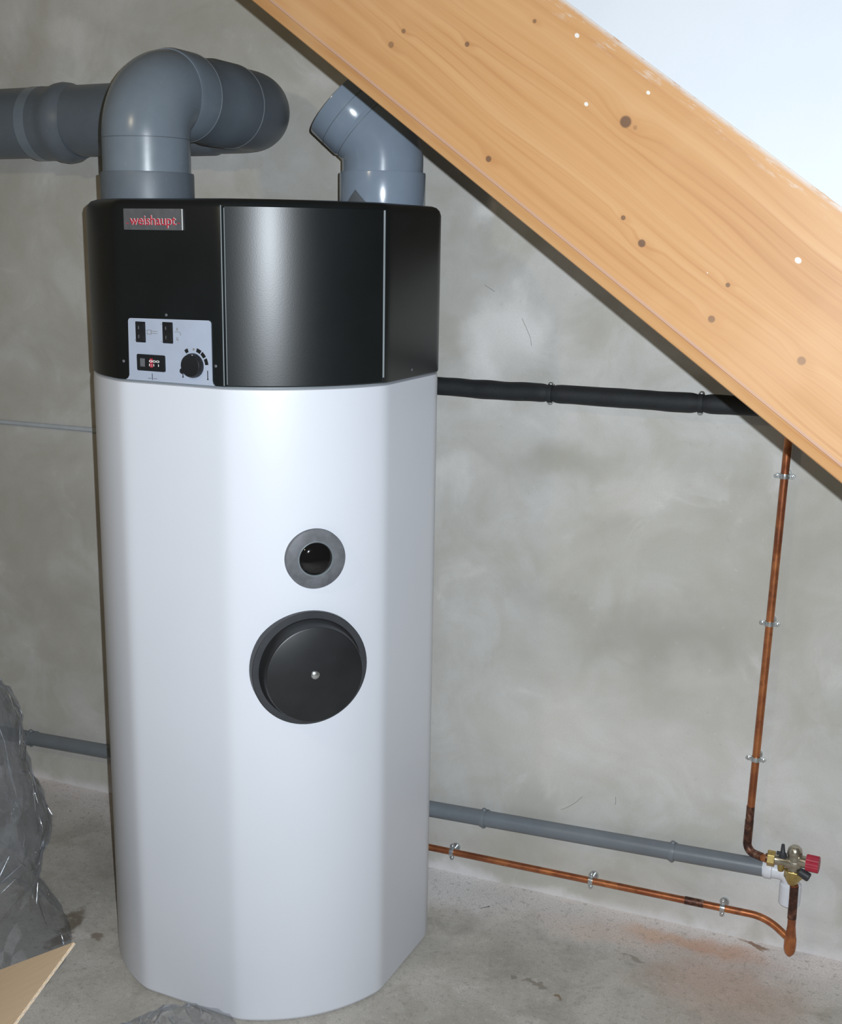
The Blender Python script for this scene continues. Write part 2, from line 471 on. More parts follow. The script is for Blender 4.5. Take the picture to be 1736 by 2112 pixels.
# ------------------------------------------------------------------ mesh helpers
class MB:
    """collects shapes; build() links them as ONE mesh object"""

    def __init__(s):
        s.v = []
        s.f = []

    def add(s, vs, fs, mtx=None):
        o = len(s.v)
        for p in vs:
            p = Vector(p)
            s.v.append(tuple(mtx @ p) if mtx else tuple(p))
        s.f += [[i + o for i in q] for q in fs]
        return s

    def box(s, c, d, mtx=None):
        x, y, z = c
        a, b, e = d[0] / 2, d[1] / 2, d[2] / 2
        vs = [(x + i * a, y + j * b, z + k * e) for i in (-1, 1) for j in (-1, 1) for k in (-1, 1)]
        return s.add(vs, [(0, 1, 3, 2), (4, 6, 7, 5), (0, 4, 5, 1), (2, 3, 7, 6), (0, 2, 6, 4), (1, 5, 7, 3)], mtx)

    def prism(s, outline, z0, z1, mtx=None):
        """2D outline (counter-clockwise) extruded from z0 to z1"""
        n = len(outline)
        vs = [(x, y, z0) for x, y in outline] + [(x, y, z1) for x, y in outline]
        fs = [(i, (i + 1) % n, n + (i + 1) % n, n + i) for i in range(n)]
        fs += [tuple(range(n - 1, -1, -1)), tuple(range(n, 2 * n))]
        return s.add(vs, fs, mtx)

    def rings(s, rings, cap0=True, cap1=True, mtx=None):
        n = len(rings[0])
        vs = [p for r in rings for p in r]
        fs = []
        for k in range(len(rings) - 1):
            for i in range(n):
                j = (i + 1) % n
                fs.append((k * n + i, k * n + j, (k + 1) * n + j, (k + 1) * n + i))
        if cap0:
            fs.append(tuple(range(n - 1, -1, -1)))
        if cap1:
            fs.append(tuple(range((len(rings) - 1) * n, len(rings) * n)))
        return s.add(vs, fs, mtx)

    def lathe(s, prof, seg=40, mtx=None, cap0=True, cap1=True):
        """prof: (radius, height) pairs, turned round local z"""
        rg = [[(r * cos(2 * pi * i / seg), r * sin(2 * pi * i / seg), h) for i in range(seg)] for r, h in prof]
        return s.rings(rg, cap0, cap1, mtx)

    def tube(s, pts, rad, seg=24, cap=True, mtx=None):
        pts = [Vector(p) for p in pts]
        n = len(pts)
        rad = rad if isinstance(rad, (list, tuple)) else [rad] * n
        tg = []
        for i in range(n):
            a = pts[i] - pts[max(i - 1, 0)]
            b = pts[min(i + 1, n - 1)] - pts[i]
            a = a.normalized() if a.length > 1e-9 else b.normalized()
            b = b.normalized() if b.length > 1e-9 else a
            tg.append((a + b).normalized())
        up = Vector((0, 0, 1)) if abs(tg[0].z) < 0.9 else Vector((1, 0, 0))
        u = (up - tg[0] * up.dot(tg[0])).normalized()
        rg = []
        for i in range(n):
            u = (u - tg[i] * u.dot(tg[i])).normalized()
            w = tg[i].cross(u)
            rg.append([tuple(pts[i] + (u * cos(2 * pi * k / seg) + w * sin(2 * pi * k / seg)) * rad[i]) for k in range(seg)])
        return s.rings(rg, cap, cap, mtx)

    def build(s, name, mat, parent=None, loc=None, rotz=0.0, smooth=35, bevel=0.0):
        me = bpy.data.meshes.new(name)
        me.from_pydata(s.v, [], s.f)
        me.update()
        if smooth:
            me.polygons.foreach_set('use_smooth', [True] * len(me.polygons))
            me.set_sharp_from_angle(angle=R(smooth))
        me.materials.append(M[mat] if isinstance(mat, str) else mat)
        o = bpy.data.objects.new(name, me)
        COL.objects.link(o)
        if parent is not None:
            o.parent = parent
        if loc is not None:
            o.location = loc
        o.rotation_euler = (0, 0, rotz)
        if bevel:
            b = o.modifiers.new('bevel', 'BEVEL')
            b.width = bevel
            b.segments = 2
            b.limit_method = 'ANGLE'
            b.angle_limit = R(40)
        return o


def tag(o, label=None, cat=None, group=None, kind=None):
    if label:
        o['label'] = label
    if cat:
        o['category'] = cat
    if group:
        o['group'] = group
    if kind:
        o['kind'] = kind
    return o


def thing(name, label, cat, loc, rotz=0.0, group=None):
    o = bpy.data.objects.new(name, None)
    o.empty_display_size = 0.05
    COL.objects.link(o)
    o.location = loc
    o.rotation_euler = (0, 0, rotz)
    return tag(o, label, cat, group)


def fillet(pts, rads, n=14):
    """polyline with its inner corners rounded by arcs of the given radii"""
    pts = [Vector(p) for p in pts]
    out = [pts[0]]
    for i in range(1, len(pts) - 1):
        a, p, b = pts[i - 1], pts[i], pts[i + 1]
        d1, d2 = (p - a).normalized(), (b - p).normalized()
        ang = d1.angle(d2)
        r = rads[i - 1]
        if r <= 0 or ang < 1e-3:
            out.append(p)
            continue
        tl = r * math.tan(ang / 2)
        s = p - d1 * tl
        nrm = (d2 - d1 * d1.dot(d2)).normalized()
        cen = s + nrm * r
        for k in range(n + 1):
            th = ang * k / n
            out.append(cen - nrm * r * cos(th) + d1 * r * sin(th))
    out.append(pts[-1])
    return out


def rounded_rect(x0, y0, x1, y1, r, n=5):
    out = []
    for cx, cy, a0 in ((x1 - r, y0 + r, -90), (x1 - r, y1 - r, 0), (x0 + r, y1 - r, 90), (x0 + r, y0 + r, 180)):
        for k in range(n + 1):
            a = R(a0 + 90 * k / n)
            out.append((cx + r * cos(a), cy + r * sin(a)))
    return out


def axis_mtx(origin, ax, ref=(0, 0, 1)):
    """matrix whose local z runs along ax"""
    z = Vector(ax).normalized()
    ref = Vector(ref)
    if abs(ref.dot(z)) > 0.95:
        ref = Vector((1, 0, 0))
    x = ref.cross(z).normalized()
    y = z.cross(x)
    m = Matrix((x, y, z)).transposed().to_4x4()
    m.translation = Vector(origin)
    return m


def text_mesh(body, width, height, mtx, mb, depth=0.0):
    """lettering stretched to width x height (full extents), added to mb"""
    cu = bpy.data.curves.new('tmp_text', 'FONT')
    cu.body = body
    cu.size = 1.0
    cu.extrude = 0.0
    cu.resolution_u = 3
    cu.offset = 0.014
    ob = bpy.data.objects.new('tmp_text', cu)
    COL.objects.link(ob)
    dg = bpy.context.evaluated_depsgraph_get()
    me = bpy.data.meshes.new_from_object(ob.evaluated_get(dg))
    xs = [v.co.x for v in me.vertices]
    ys = [v.co.y for v in me.vertices]
    x0, x1, y0, y1 = min(xs), max(xs), min(ys), max(ys)
    vs = [((v.co.x - x0) / (x1 - x0) * width, (v.co.y - y0) / (y1 - y0) * height, depth) for v in me.vertices]
    fs = [tuple(p.vertices) for p in me.polygons]
    mb.add(vs, fs, mtx)
    bpy.data.objects.remove(ob)
    bpy.data.curves.remove(cu)
    bpy.data.meshes.remove(me)


# ------------------------------------------------------------------ the setting
mb = MB().box((0.0, 0.10, 1.30), (8.0, 0.20, 2.60))
w = mb.build('wall_back', 'wall', loc=WO, rotz=WROT, smooth=0)
tag(w, 'bare grey concrete cellar wall with damp stains behind the white boiler', 'wall', kind='structure')
mb = MB().box((0.0, -1.9, -0.06), (8.0, 4.2, 0.12))
w = mb.build('floor', 'floor', loc=WO, rotz=WROT, smooth=0)
tag(w, 'rough grey concrete floor with rust-coloured stains', 'floor', kind='structure')
# hairline marks on the wall (root hairs left in the concrete)
hair = MB()
for pts in ([(0.375, 0.228), (0.385, 0.234), (0.400, 0.245), (0.412, 0.256), (0.425, 0.272)],
            [(0.505, 0.268), (0.506, 0.276), (0.505, 0.288)],
            [(0.235, 1.385), (0.246, 1.365), (0.257, 1.342), (0.260, 1.325)],
            [(0.145, 1.455), (0.158, 1.448), (0.170, 1.441)]):
    hair.tube([(x, -0.0002, z) for x, z in pts], 0.0005, 6)
o = hair.build('crack', 'print_brown', parent=bpy.data.objects['wall_back'])

# ---- stair side: stringer and the white wall that stands on it
DE = R(5)
HB = WT * cos(DE) + WN * sin(DE)
NB = -WT * sin(DE) + WN * cos(DE)
P0 = wpos(0.6, 1.0, 1.55)
SL = R(-35.3)
EX = HB * cos(SL) + Vector((0, 0, 1)) * sin(SL)      # along the stringer, downwards to the right
EZ = -HB * sin(SL) + Vector((0, 0, 1)) * cos(SL)     # across it, upwards
EY = -NB                                             # into the board
SM = Matrix((EX, EY, EZ)).transposed().to_4x4()
SM.translation = P0
prof = [(0.0, 0.0132), (0.0022, 0.0126), (0.0022, 0.0112), (0.0006, 0.0106), (0.0045, -0.0042), (0.0070, -0.0058), (0.042, -0.0058), (0.042, 0.2470), (0.0, 0.2470)]
x0, x1 = -1.30, 1.80
vs_ = [(x0, y, z) for y, z in prof] + [(x1, y, z) for y, z in prof]
n_ = len(prof)
fs_ = [(i, n_ + i, n_ + (i + 1) % n_, (i + 1) % n_) for i in range(n_)] + [tuple(range(n_)), tuple(range(2 * n_ - 1, n_ - 1, -1))]
st = MB().add(vs_, fs_).build('stair_stringer', 'pine', smooth=0)
st.matrix_world = SM
tag(st, 'sloping pine stair stringer with dark knots running in front of the concrete wall', 'stringer')

# white wall above, in the stringer's upright plane: u along HB, z up
def wline(u):  # upper edge of the stringer
    return 0.2470 / cos(SL) + math.tan(SL) * u
u0, u1, ztop = -1.05, 1.75, 1.05
out = [(u0, wline(u0)), (u1, wline(u1)), (u1, ztop), (u0, ztop)]
UM = Matrix((HB, NB * -1, Vector((0, 0, 1)))).transposed().to_4x4()
UM.translation = P0
vs_ = [(u, 0.003, z) for u, z in out] + [(u, 0.10, z) for u, z in out]
fs_ = [(0, 1, 2, 3), (7, 6, 5, 4), (0, 4, 5, 1), (1, 5, 6, 2), (2, 6, 7, 3), (3, 7, 4, 0)]
pw = MB().add(vs_, fs_).build('wall_right', 'plaster', smooth=0)
pw.matrix_world = UM
tag(pw, 'smooth white plastered wall standing on the sloping pine stringer', 'wall', kind='structure')

# ------------------------------------------------------------------ the boiler
UROT = R(20)
UEX = Vector((cos(UROT), sin(UROT), 0))
UEY = Vector((-sin(UROT), cos(UROT), 0))
UC = Vector((-0.317, 2.487, 0)) - UEX * 0.005 - UEY * 0.005
A_, B_ = 0.152, 0.315


def footprint(bulge, off, sig, n=320):
    pts = []
    for q in range(4):
        c, s = cos(q * pi / 2), sin(q * pi / 2)
        loc = []
        for k in range(25):
            x = -A_ + 2 * A_ * k / 24
            loc.append((x, -(B_ + bulge * (1 - (x / A_) ** 2))))
        pts += [(c * x - s * y, s * x + c * y) for x, y in loc]
    seg = []
    tot = 0
    for i in range(len(pts)):
        a, b = pts[i], pts[(i + 1) % len(pts)]
        d = math.hypot(b[0] - a[0], b[1] - a[1])
        seg.append((tot, d, a, b))
        tot += d
    ds = []
    j = 0
    for k in range(n):
        t_ = tot * k / n
        while seg[j][0] + seg[j][1] < t_:
            j += 1
        f = (t_ - seg[j][0]) / seg[j][1]
        a, b = seg[j][2], seg[j][3]
        ds.append((a[0] + (b[0] - a[0]) * f, a[1] + (b[1] - a[1]) * f))
    stp = tot / n
    wdw = max(1, int(3 * sig / stp))
    ws = [exp(-0.5 * (i * stp / sig) ** 2) for i in range(-wdw, wdw + 1)]
    sw = sum(ws)
    sm = [(sum(ds[(k + i) % n][0] * ws[i + wdw] for i in range(-wdw, wdw + 1)) / sw,
           sum(ds[(k + i) % n][1] * ws[i + wdw] for i in range(-wdw, wdw + 1)) / sw) for k in range(n)]
    outp = []
    for k in range(n):
        a, b = sm[k - 1], sm[(k + 1) % n]
        tx, ty = b[0] - a[0], b[1] - a[1]
        l_ = math.hypot(tx, ty)
        outp.append((sm[k][0] + ty / l_ * off, sm[k][1] - tx / l_ * off))
    return outp


boiler = thing('heat_pump_boiler', 'tall white hot water heat pump with black top cover standing on the concrete floor', 'boiler', UC, UROT)
BODY_B, COV_B = 0.036, 0.034


def loft(levels, bulge, sig):
    return [[(x, y, z) for x, y in footprint(bulge, off, sig)] for z, off in levels]


MB().rings(loft([(0.0, -0.008), (0.003, -0.003), (0.010, 0.0), (1.270, 0.0), (1.2835, -0.001), (1.286, -0.006)], BODY_B, 0.010)).build('body_shell', 'white_foil', boiler, smooth=40)
MB().rings(loft([(1.280, -0.010), (1.290, -0.010)], BODY_B, 0.010)).build('gap_rim', 'seam_grey', boiler)
cover = MB().rings(loft([(1.289, -0.004), (1.2895, 0.001), (1.292, 0.002), (1.598, 0.002), (1.607, -0.001), (1.613, -0.007), (1.616, -0.016)], COV_B, 0.007)).build('top_cover', 'black_cover', boiler, smooth=40)

# front panel of the cover, a curved sheet between two seams
def front_y(x, bulge):
    return -(B_ + bulge * (1 - (x / A_) ** 2))


pan = []
xs_ = [-0.1485 + 0.291 * k / 30 for k in range(31)]
outer = [(x, front_y(x, COV_B) - 0.0045) for x in xs_]
inner = [(x, front_y(x, COV_B) + 0.004) for x in reversed(xs_)]
MB().prism(outer + inner, 1.2905, 1.6035).build('front_panel', 'black_cover', boiler, smooth=40, bevel=0.0015)
for x, wdt, z0, z1 in ((-0.1530, 0.0018, 1.2915, 1.6040), (-0.1478, 0.0014, 1.2935, 1.6000), (0.1437, 0.0034, 1.300, 1.602)):
    yy = front_y(min(max(x, -A_), A_), COV_B) - 0.0045
    MB().box((x, yy + 0.0010, (z0 + z1) / 2), (wdt, 0.006, z1 - z0)).build('seam_glint', 'seam_grey', boiler, smooth=0, bevel=0.0005)  # light strips painted as highlights along the panel's bevelled edges

# frames on the left facet and on the front
E1 = Vector((sqrt(.5), -sqrt(.5), 0))
N1 = Vector((-sqrt(.5), -sqrt(.5), 0))
FM = Matrix((E1, Vector((0, 0, 1)), N1)).transposed().to_4x4()
FM.translation = Vector((-B_, -A_, 0)) + N1 * 0.002        # s, z, outward
FF = Matrix((Vector((1, 0, 0)), Vector((0, 0, 1)), Vector((0, -1, 0)))).transposed().to_4x4()
FF.translation = Vector((0, -(B_ + BODY_B), 0))
E2 = Vector((sqrt(.5), sqrt(.5), 0))
N2 = Vector((sqrt(.5), -sqrt(.5), 0))
FR = Matrix((E2, Vector((0, 0, 1)), N2)).transposed().to_4x4()
FR.translation = Vector((A_, -B_, 0)) + N2 * 0.002


def tr(m, x, y, z=0.0):
    return m @ Matrix.Translation((x, y, z))


# name plate with raised lettering
MB().prism(rounded_rect(0.024, 1.5605, 0.1535, 1.5975, 0.0012), -0.001, 0.0022, FM).build('name_plate', 'plate_grey', boiler, smooth=0)
npl = boiler.children[-1]
mb = MB()
text_mesh('weishaupt', 0.1010, 0.0225, tr(FM, 0.0375, 1.5635, 0.0026), mb)
mb.build('lettering', 'print_red', npl, smooth=0)
mb = MB()
text_mesh('weishaupt', 0.1010, 0.0225, tr(FM, 0.0383, 1.5638, 0.0024), mb)
mb.build('lettering', 'print_and_glare_white', npl, smooth=0)  # offset white copy of the letters, painted as their glare
MB().box((0.0325, 1.5715, 0.0026), (0.0045, 0.0016, 0.0008), FM).build('dash', 'print_red', npl, smooth=0)
MB().box((0.1445, 1.5725, 0.0026), (0.0060, 0.0014, 0.0008), FM).build('dash', 'print_red', npl, smooth=0)
MB().box((0.1527, 1.579, 0.0026), (0.0012, 0.036, 0.0012), FM).build('plate_edge', 'print_and_glare_white', npl, smooth=0)

# control panel
pl = [(0.0150, 1.2900), (0.2125, 1.2900), (0.2090, 1.2935), (0.2075, 1.2985)]
pl += [(0.2075 - 0.006 + 0.006 * cos(R(a)), 1.4055 - 0.006 + 0.006 * sin(R(a))) for a in range(0, 91, 15)]
pl += [(0.0250 + 0.006 + 0.006 * cos(R(a)), 1.4030 - 0.006 + 0.006 * sin(R(a))) for a in range(90, 181, 15)]
pl += [(0.0235, 1.2985), (0.0205, 1.2930)]
cp = MB().prism(pl, -0.001, 0.0020, FM).build('control_panel', 'panel_grey', boiler, smooth=0)
tag(cp, 'light grey control plate with two switches, a counter and a dial')


def switch(s0, s1, z0, z1):
    sw = MB()
    sw.prism(rounded_rect(s0, z0, s1, z1, 0.0012, 3), 0.0018, 0.0036, FM)
    c = (s0 + s1) / 2
    q = (z0 + z1) / 2
    d = (s1 - s0) / 2 - 0.003
    e = (z1 - z0) / 2 - 0.004
    # rocker: two sloping halves
    sw.add([(c - d, q - e, 0.0062), (c + d, q - e, 0.0062), (c - d, q, 0.0040), (c + d, q, 0.0040), (c - d, q + e, 0.0062), (c + d, q + e, 0.0062),
            (c - d, q - e, 0.0036), (c + d, q - e, 0.0036), (c - d, q + e, 0.0036), (c + d, q + e, 0.0036)],
           [(0, 1, 3, 2), (2, 3, 5, 4), (6, 7, 1, 0), (9, 8, 4, 5), (6, 0, 2, 4, 8), (7, 9, 5, 3, 1)], FM)
    sw.build('rocker_switch', 'black_plastic', cp, smooth=0)
    MB().box((c - 0.002, q + e * 0.55, 0.0058), (0.0012, 0.006, 0.0012), FM).box((c - 0.002, q - e * 0.55, 0.0058), (0.0012, 0.006, 0.0012), FM).build('switch_mark', 'ring_grey', cp, smooth=0)


switch(0.0425, 0.0640, 1.3600, 1.3975)
switch(0.1030, 0.1250, 1.3610, 1.3990)


def strokes(name, mat, segs, w_=0.0008, d=0.0023):
    m_ = MB()
    for (a, b), (c, e) in segs:
        L = math.hypot(c - a, e - b)
        an = atan2(e - b, c - a)
        mm = FM @ Matrix.Translation(((a + c) / 2, (b + e) / 2, d)) @ Matrix.Rotation(an, 4, 'Z')
        m_.box((0, 0, 0), (L + w_, w_, 0.0006), mm)
    return m_.build(name, mat, cp, smooth=0)


# printed symbols: heating rod, tap
strokes('symbol', 'print_brown', [((0.0675, 1.3755), (0.0765, 1.3755)), ((0.0675, 1.3830), (0.0765, 1.3830)), ((0.0675, 1.3755), (0.0675, 1.3830)),
                                  ((0.0765, 1.3755), (0.0765, 1.3830)), ((0.0765, 1.3775), (0.0905, 1.3775)), ((0.0765, 1.3812), (0.0905, 1.3812))])
strokes('symbol', 'print_brown', [((0.1290, 1.3825), (0.1385, 1.3825)), ((0.1385, 1.3825), (0.1420, 1.3800)), ((0.1420, 1.3800), (0.1420, 1.3765)),
                                  ((0.1330, 1.3850), (0.1360, 1.3895)), ((0.1360, 1.3850), (0.1330, 1.3895)), ((0.1330, 1.3680), (0.1330, 1.3725)),
                                  ((0.1355, 1.3670), (0.1355, 1.3730)), ((0.1330, 1.3680), (0.1370, 1.3680))], 0.0007)
for seg_ in (((0.0390, 1.3635), (0.0410, 1.3635)), ((0.0985, 1.3945), (0.1005, 1.3945)), ((0.0985, 1.3630), (0.1005, 1.3630))):
    strokes('symbol', 'print_brown', [seg_], 0.0010)

# counter window
MB().prism(rounded_rect(0.0435, 1.3085, 0.1065, 1.3385, 0.0028), 0.0018, 0.0042, FM).build('counter_window', 'black_plastic', cp, smooth=0)
MB().box((0.0565, 1.3235, 0.0042), (0.0105, 0.0150, 0.0012), FM).build('counter_tile', 'ring_grey', cp, smooth=0)
MB().box((0.0765, 1.3235, 0.0042), (0.0060, 0.0165, 0.0010), FM).build('counter_drum', 'print_red', cp, smooth=0)
mb = MB()
text_mesh('000', 0.0235, 0.0045, tr(FM, 0.0715, 1.3245, 0.0049), mb)
text_mesh('1:1 1', 0.0220, 0.0045, tr(FM, 0.0715, 1.3175, 0.0049), mb)
mb.build('counter_digits', 'print_and_glare_white', cp, smooth=0)
strokes('symbol', 'dark_grey', [((0.0760, 1.2930), (0.0760, 1.3035))], 0.0011)
strokes('symbol', 'ring_grey', [((0.0670, 1.2950), (0.0730, 1.2950)), ((0.0785, 1.2950), (0.0860, 1.2950))], 0.0008)

# dial
KC = (0.1680, 1.3240)
MB().lathe([(0.0222, 0.002), (0.0222, 0.006), (0.0205, 0.012), (0.0190, 0.0135), (0.006, 0.0140)], 40, tr(FM, *KC)).lathe(
    [(0.0052, 0.002), (0.0052, 0.009), (0.0040, 0.0100)], 16, tr(FM, KC[0] - 0.0205, KC[1] - 0.0105)).build('dial_knob', 'black_plastic', cp, smooth=40)
strokes('dial_pointer', 'print_and_glare_white', [((0.1722, 1.3415), (0.1732, 1.3432))], 0.0016, 0.0125)
for a0, a1 in ((112, 126), (56, 75), (32, 52), (5, 27)):
    arc = [(0.0255 * cos(R(a0 + (a1 - a0) * k / 5)), 0.0255 * sin(R(a0 + (a1 - a0) * k / 5))) for k in range(6)]
    arc = [(0.0325 * cos(R(a0 + (a1 - a0) * k / 5)), 0.0325 * sin(R(a0 + (a1 - a0) * k / 5))) for k in range(6)] + arc[::-1]
    MB().prism(arc, 0.0018, 0.0024, tr(FM, *KC)).build('dial_mark', 'black_plastic', cp, smooth=0)
MB().lathe([(0.0022, 0.0018), (0.0022, 0.0023)], 14, tr(FM, KC[0] + 0.0015, KC[1] + 0.0290)).build('dial_mark', 'print_brown', cp, smooth=0)
for sx, z0, z1 in ((0.1445, 1.3020, 1.3085), (0.1985, 1.3010, 1.3165)):
    MB().box((sx, (z0 + z1) / 2, 0.0022), (0.0016, z1 - z0, 0.0008), FM).lathe([(0.0016, 0.0018), (0.0016, 0.0025)], 12, tr(FM, sx, z0)).build('symbol', 'dark_grey', cp, smooth=0)
for s_, z_ in ((0.0100, 1.3230), (0.2150, 1.3255), (0.1100, 1.4115)):
    MB().lathe([(0.0028, 0.0), (0.0028, 0.0008), (0.0018, 0.0016)], 14, tr(FM, s_, z_)).build('screw', 'ring_grey', boiler)
MB().lathe([(0.0030, 0.0), (0.0030, 0.0008), (0.0018, 0.0016)], 14, tr(FR, 0.107, 1.304)).build('screw', 'ring_grey', boiler)

# sight glass on the front
mm = tr(FF, 0.004, 0.970, -0.002)
sg = MB().lathe([(0.057, -0.006), (0.057, 0.0095), (0.0555, 0.0105), (0.0325, 0.0105), (0.0318, 0.007)], 64, mm, True, False).build('port_ring', 'ring_grey', boiler)
MB().lathe([(0.0318, 0.000), (0.0318, 0.0080), (0.0305, 0.0105), (0.026, 0.0135), (0.018, 0.0160), (0.009, 0.0172), (0.001, 0.0175)], 48, mm).build('port_plug', 'black_gloss', boiler)
MB().lathe([(0.0312, 0.0095), (0.0325, 0.0112), (0.0338, 0.0105), (0.0338, 0.0095)], 48, mm, False, False).build('ring_lip', 'seam_grey', boiler)
# flange cover
mm = tr(FF, -0.008, 0.757, -0.003)
MB().lathe([(0.112, -0.012), (0.112, 0.0110), (0.1105, 0.0125), (0.1000, 0.0130)], 72, mm).build('flange_ring', 'dark_grey', boiler)
capm = MB().lathe([(0.1000, 0.0100), (0.0985, 0.0180), (0.0945, 0.0240), (0.0930, 0.0440), (0.0920, 0.0465), (0.0900, 0.0475), (0.002, 0.0475)], 72, mm).build('flange_cap', 'black_plastic', boiler)
MB().lathe([(0.0080, 0.047), (0.0080, 0.0495), (0.0055, 0.0515), (0.0015, 0.0520)], 24, mm).build('flange_screw', 'zinc', boiler)

# ------------------------------------------------------------------ left duct: up, towards the wall, then along it
DT, DN = -0.3506, 0.559
duct = thing('exhaust_duct', 'dark grey plastic duct bending up from the boiler and along the concrete wall', 'duct', wpos(DT, DN, 1.616), WROT)


def dl(t, n, z):      # wall frame to the duct's own frame
    return (t - DT, -(n - DN), z - 1.616)


RT = 0.083
TZ = 1.822
MB().tube([dl(DT, DN, z) for z in (1.6165, 1.620, 1.664, 1.668, 1.6685)], [0.0885, 0.0890, 0.0890, 0.0882, 0.0845], 64).build('coupling', 'pvc_dark', duct)
path = fillet([dl(DT, DN, 1.660), dl(DT, DN, TZ), dl(DT, 0.470, TZ)], [0.097 * 0 + 0.0885], 22)
e1 = MB().tube(path, [RT + 0.0005] * len(path), 64).build('elbow', 'pvc', duct)
MB().tube([dl(DT, DN, z) for z in (1.7300, 1.7304, 1.7312, 1.7316)], [0.0838, 0.0842, 0.0842, 0.0838], 64, False).build('moulding_line', 'pvc_dark', e1)
MB().tube([dl(DT, n, TZ) for n in (0.490, 0.480, 0.4235, 0.4225)], [0.0842, 0.0868, 0.0872, 0.0862], 64).build('elbow_socket', 'pvc', duct)
MB().tube([dl(DT, n, TZ) for n in (0.4240, 0.4220)], [0.0874, 0.0874], 64).build('socket_lip', 'pvc_lip', duct)
MB().tube([dl(DT, n, TZ) for n in (0.430, 0.345, 0.335, 0.2585, 0.2575)], [0.0830, 0.0830, 0.0866, 0.0870, 0.0862], 64).build('connecting_pipe', 'pvc_dark', duct)
MB().tube([dl(DT, n, TZ) for n in (0.2590, 0.2570)], [0.0873, 0.0873], 64).build('socket_lip', 'pvc_lip', duct)
path = fillet([dl(DT, 0.262, TZ), dl(DT, 0.098, TZ), dl(DT - 0.16, 0.098, TZ - 0.001)], [0.0885], 22)
MB().tube(path, RT, 64).build('elbow', 'pvc_dark', duct)
MB().tube([dl(DT - 0.13, 0.098, TZ - 0.001), dl(DT - 0.14, 0.098, TZ - 0.001), dl(DT - 0.20, 0.098, TZ - 0.0015), dl(DT - 0.203, 0.098, TZ - 0.0015)], [0.083, 0.0868, 0.0868, 0.0835], 64).build('elbow_socket', 'pvc_dark', duct)
MB().tube([dl(DT - 0.19, 0.098, TZ - 0.0015), dl(-2.9, 0.098, 1.800)], 0.0825, 64).build('straight_pipe', 'pvc_dark', duct)
MB().tube([dl(t_, 0.098, 1.8135) for t_ in (-0.868, -0.878, -0.888, -0.903, -0.918, -0.930, -0.945, -0.996, -0.997)],
          [0.0835, 0.0870, 0.0925, 0.0945, 0.0925, 0.0880, 0.0865, 0.0865, 0.083], 64).build('pipe_socket', 'pvc_dark', duct)
MB().tube([dl(t_, 0.098, 1.8135) for t_ in (-0.966, -0.995)], [0.0870, 0.0870], 64).build('socket_band', 'pvc', duct)

# ------------------------------------------------------------------ right duct
RTT, RTN = 0.005, 0.245
duct2 = thing('air_duct', 'shiny grey plastic elbow on the boiler top disappearing behind the pine stringer', 'duct', wpos(RTT, RTN, 1.616), WROT)


def wdir(x, y, z):    # world direction to wall-frame local
    d = Vector((x, y, z))
    return Vector((d.dot(WT), -d.dot(WN), d.z)).normalized()


D1 = wdir(-0.730, 0.085, 0.680)
pa = Vector((0, 0, 0.128))
MB().tube([(0, 0, z) for z in (0.0005, 0.003, 0.064, 0.068, 0.0685)], [0.0880, 0.0885, 0.0885, 0.0876, 0.084], 64).build('coupling', 'pvc_light', duct2)
path = fillet([(0, 0, 0.05), pa, pa + D1 * 0.070], [0.0885], 18)
e1 = MB().tube(path, 0.0830, 64).build('elbow', 'pvc_light', duct2)
# open socket at the upper end, hollow
so = [(0.0, 0.083), (0.004, 0.0852), (0.066, 0.0862), (0.0685, 0.0858), (0.0690, 0.0845), (0.0685, 0.0812), (0.060, 0.0805), (0.004, 0.0805)]
MB().tube([pa + D1 * (0.052 + a) for a, b in so], [b for a, b in so], 64).build('elbow_socket', 'pvc_light', duct2)
for s_ in (0.046, 0.0865):
    MB().tube([pa + D1 * s_, pa + D1 * (s_ + 0.0014)], [0.0864 if s_ > 0.05 else 0.0834] * 2, 64, False).build('moulding_line', 'pvc_dark', e1)
# diamond sticker wrapped on the coupling (its lower half is behind the cover's rim)
th0 = atan2(*(lambda d: (d.y, d.x))(wdir(0.0886 * -0.72, -0.0886, 0))) 
g = []
fsq = []
N_ = 8
for i in range(N_ + 1):
    for j in range(N_ + 1):
        a = (i / N_ - 0.5) * 0.034
        b = (j / N_ - 0.5) * 0.034
        u_, w_ = (a + b) * sqrt(.5), (a - b) * sqrt(.5)
        th = th0 + u_ / 0.0888
        g.append((0.0889 * cos(th), 0.0889 * sin(th), max(0.0008, 0.0075 + w_)))
        if i < N_ and j < N_:
            q = i * (N_ + 1) + j
            fsq.append((q, q + 1, q + N_ + 2, q + N_ + 1))
MB().add(g, fsq).build('sticker', 'sticker_grey', duct2)

# ------------------------------------------------------------------ pipes on the wall
def wall_thing(name, label, cat, t, n, z, group=None):
    o_ = thing(name, label, cat, wpos(t, n, z), WROT, group)
    o_['_t'] = (t, n, z)
    return o_


def wl(o_, t, n, z):
    a = o_['_t']
    return (t - a[0], -(n - a[1]), z - a[2])


# black foam insulated pipe
o = MB()
pts, rad = [], []
for k in range(121):
    t_ = -0.03 + 0.88 * k / 120
    pts.append((t_ + 0.03, 0.0, 0.0016 * mnoise.noise((t_ * 7, 0.3, 0)) + 0.0010 * mnoise.noise((t_ * 21, 4.3, 0))))
    pinch = max(exp(-((t_ - 0.322) / 0.012) ** 2), exp(-((t_ - 0.648) / 0.012) ** 2))
    rad.append(0.0205 - 0.0042 * pinch + 0.0010 * mnoise.noise((t_ * 9, 8.1, 2)) + 0.0007 * mnoise.noise((t_ * 26, 1.1, 2)))
o.tube(pts, rad, 32)
bp_ = o.build('insulated_pipe', 'rubber_foam', loc=wpos(-0.03, 0.045, 1.228), rotz=WROT, smooth=60)
tag(bp_, 'black foam insulated pipe running level along the wall behind the boiler', 'pipe')
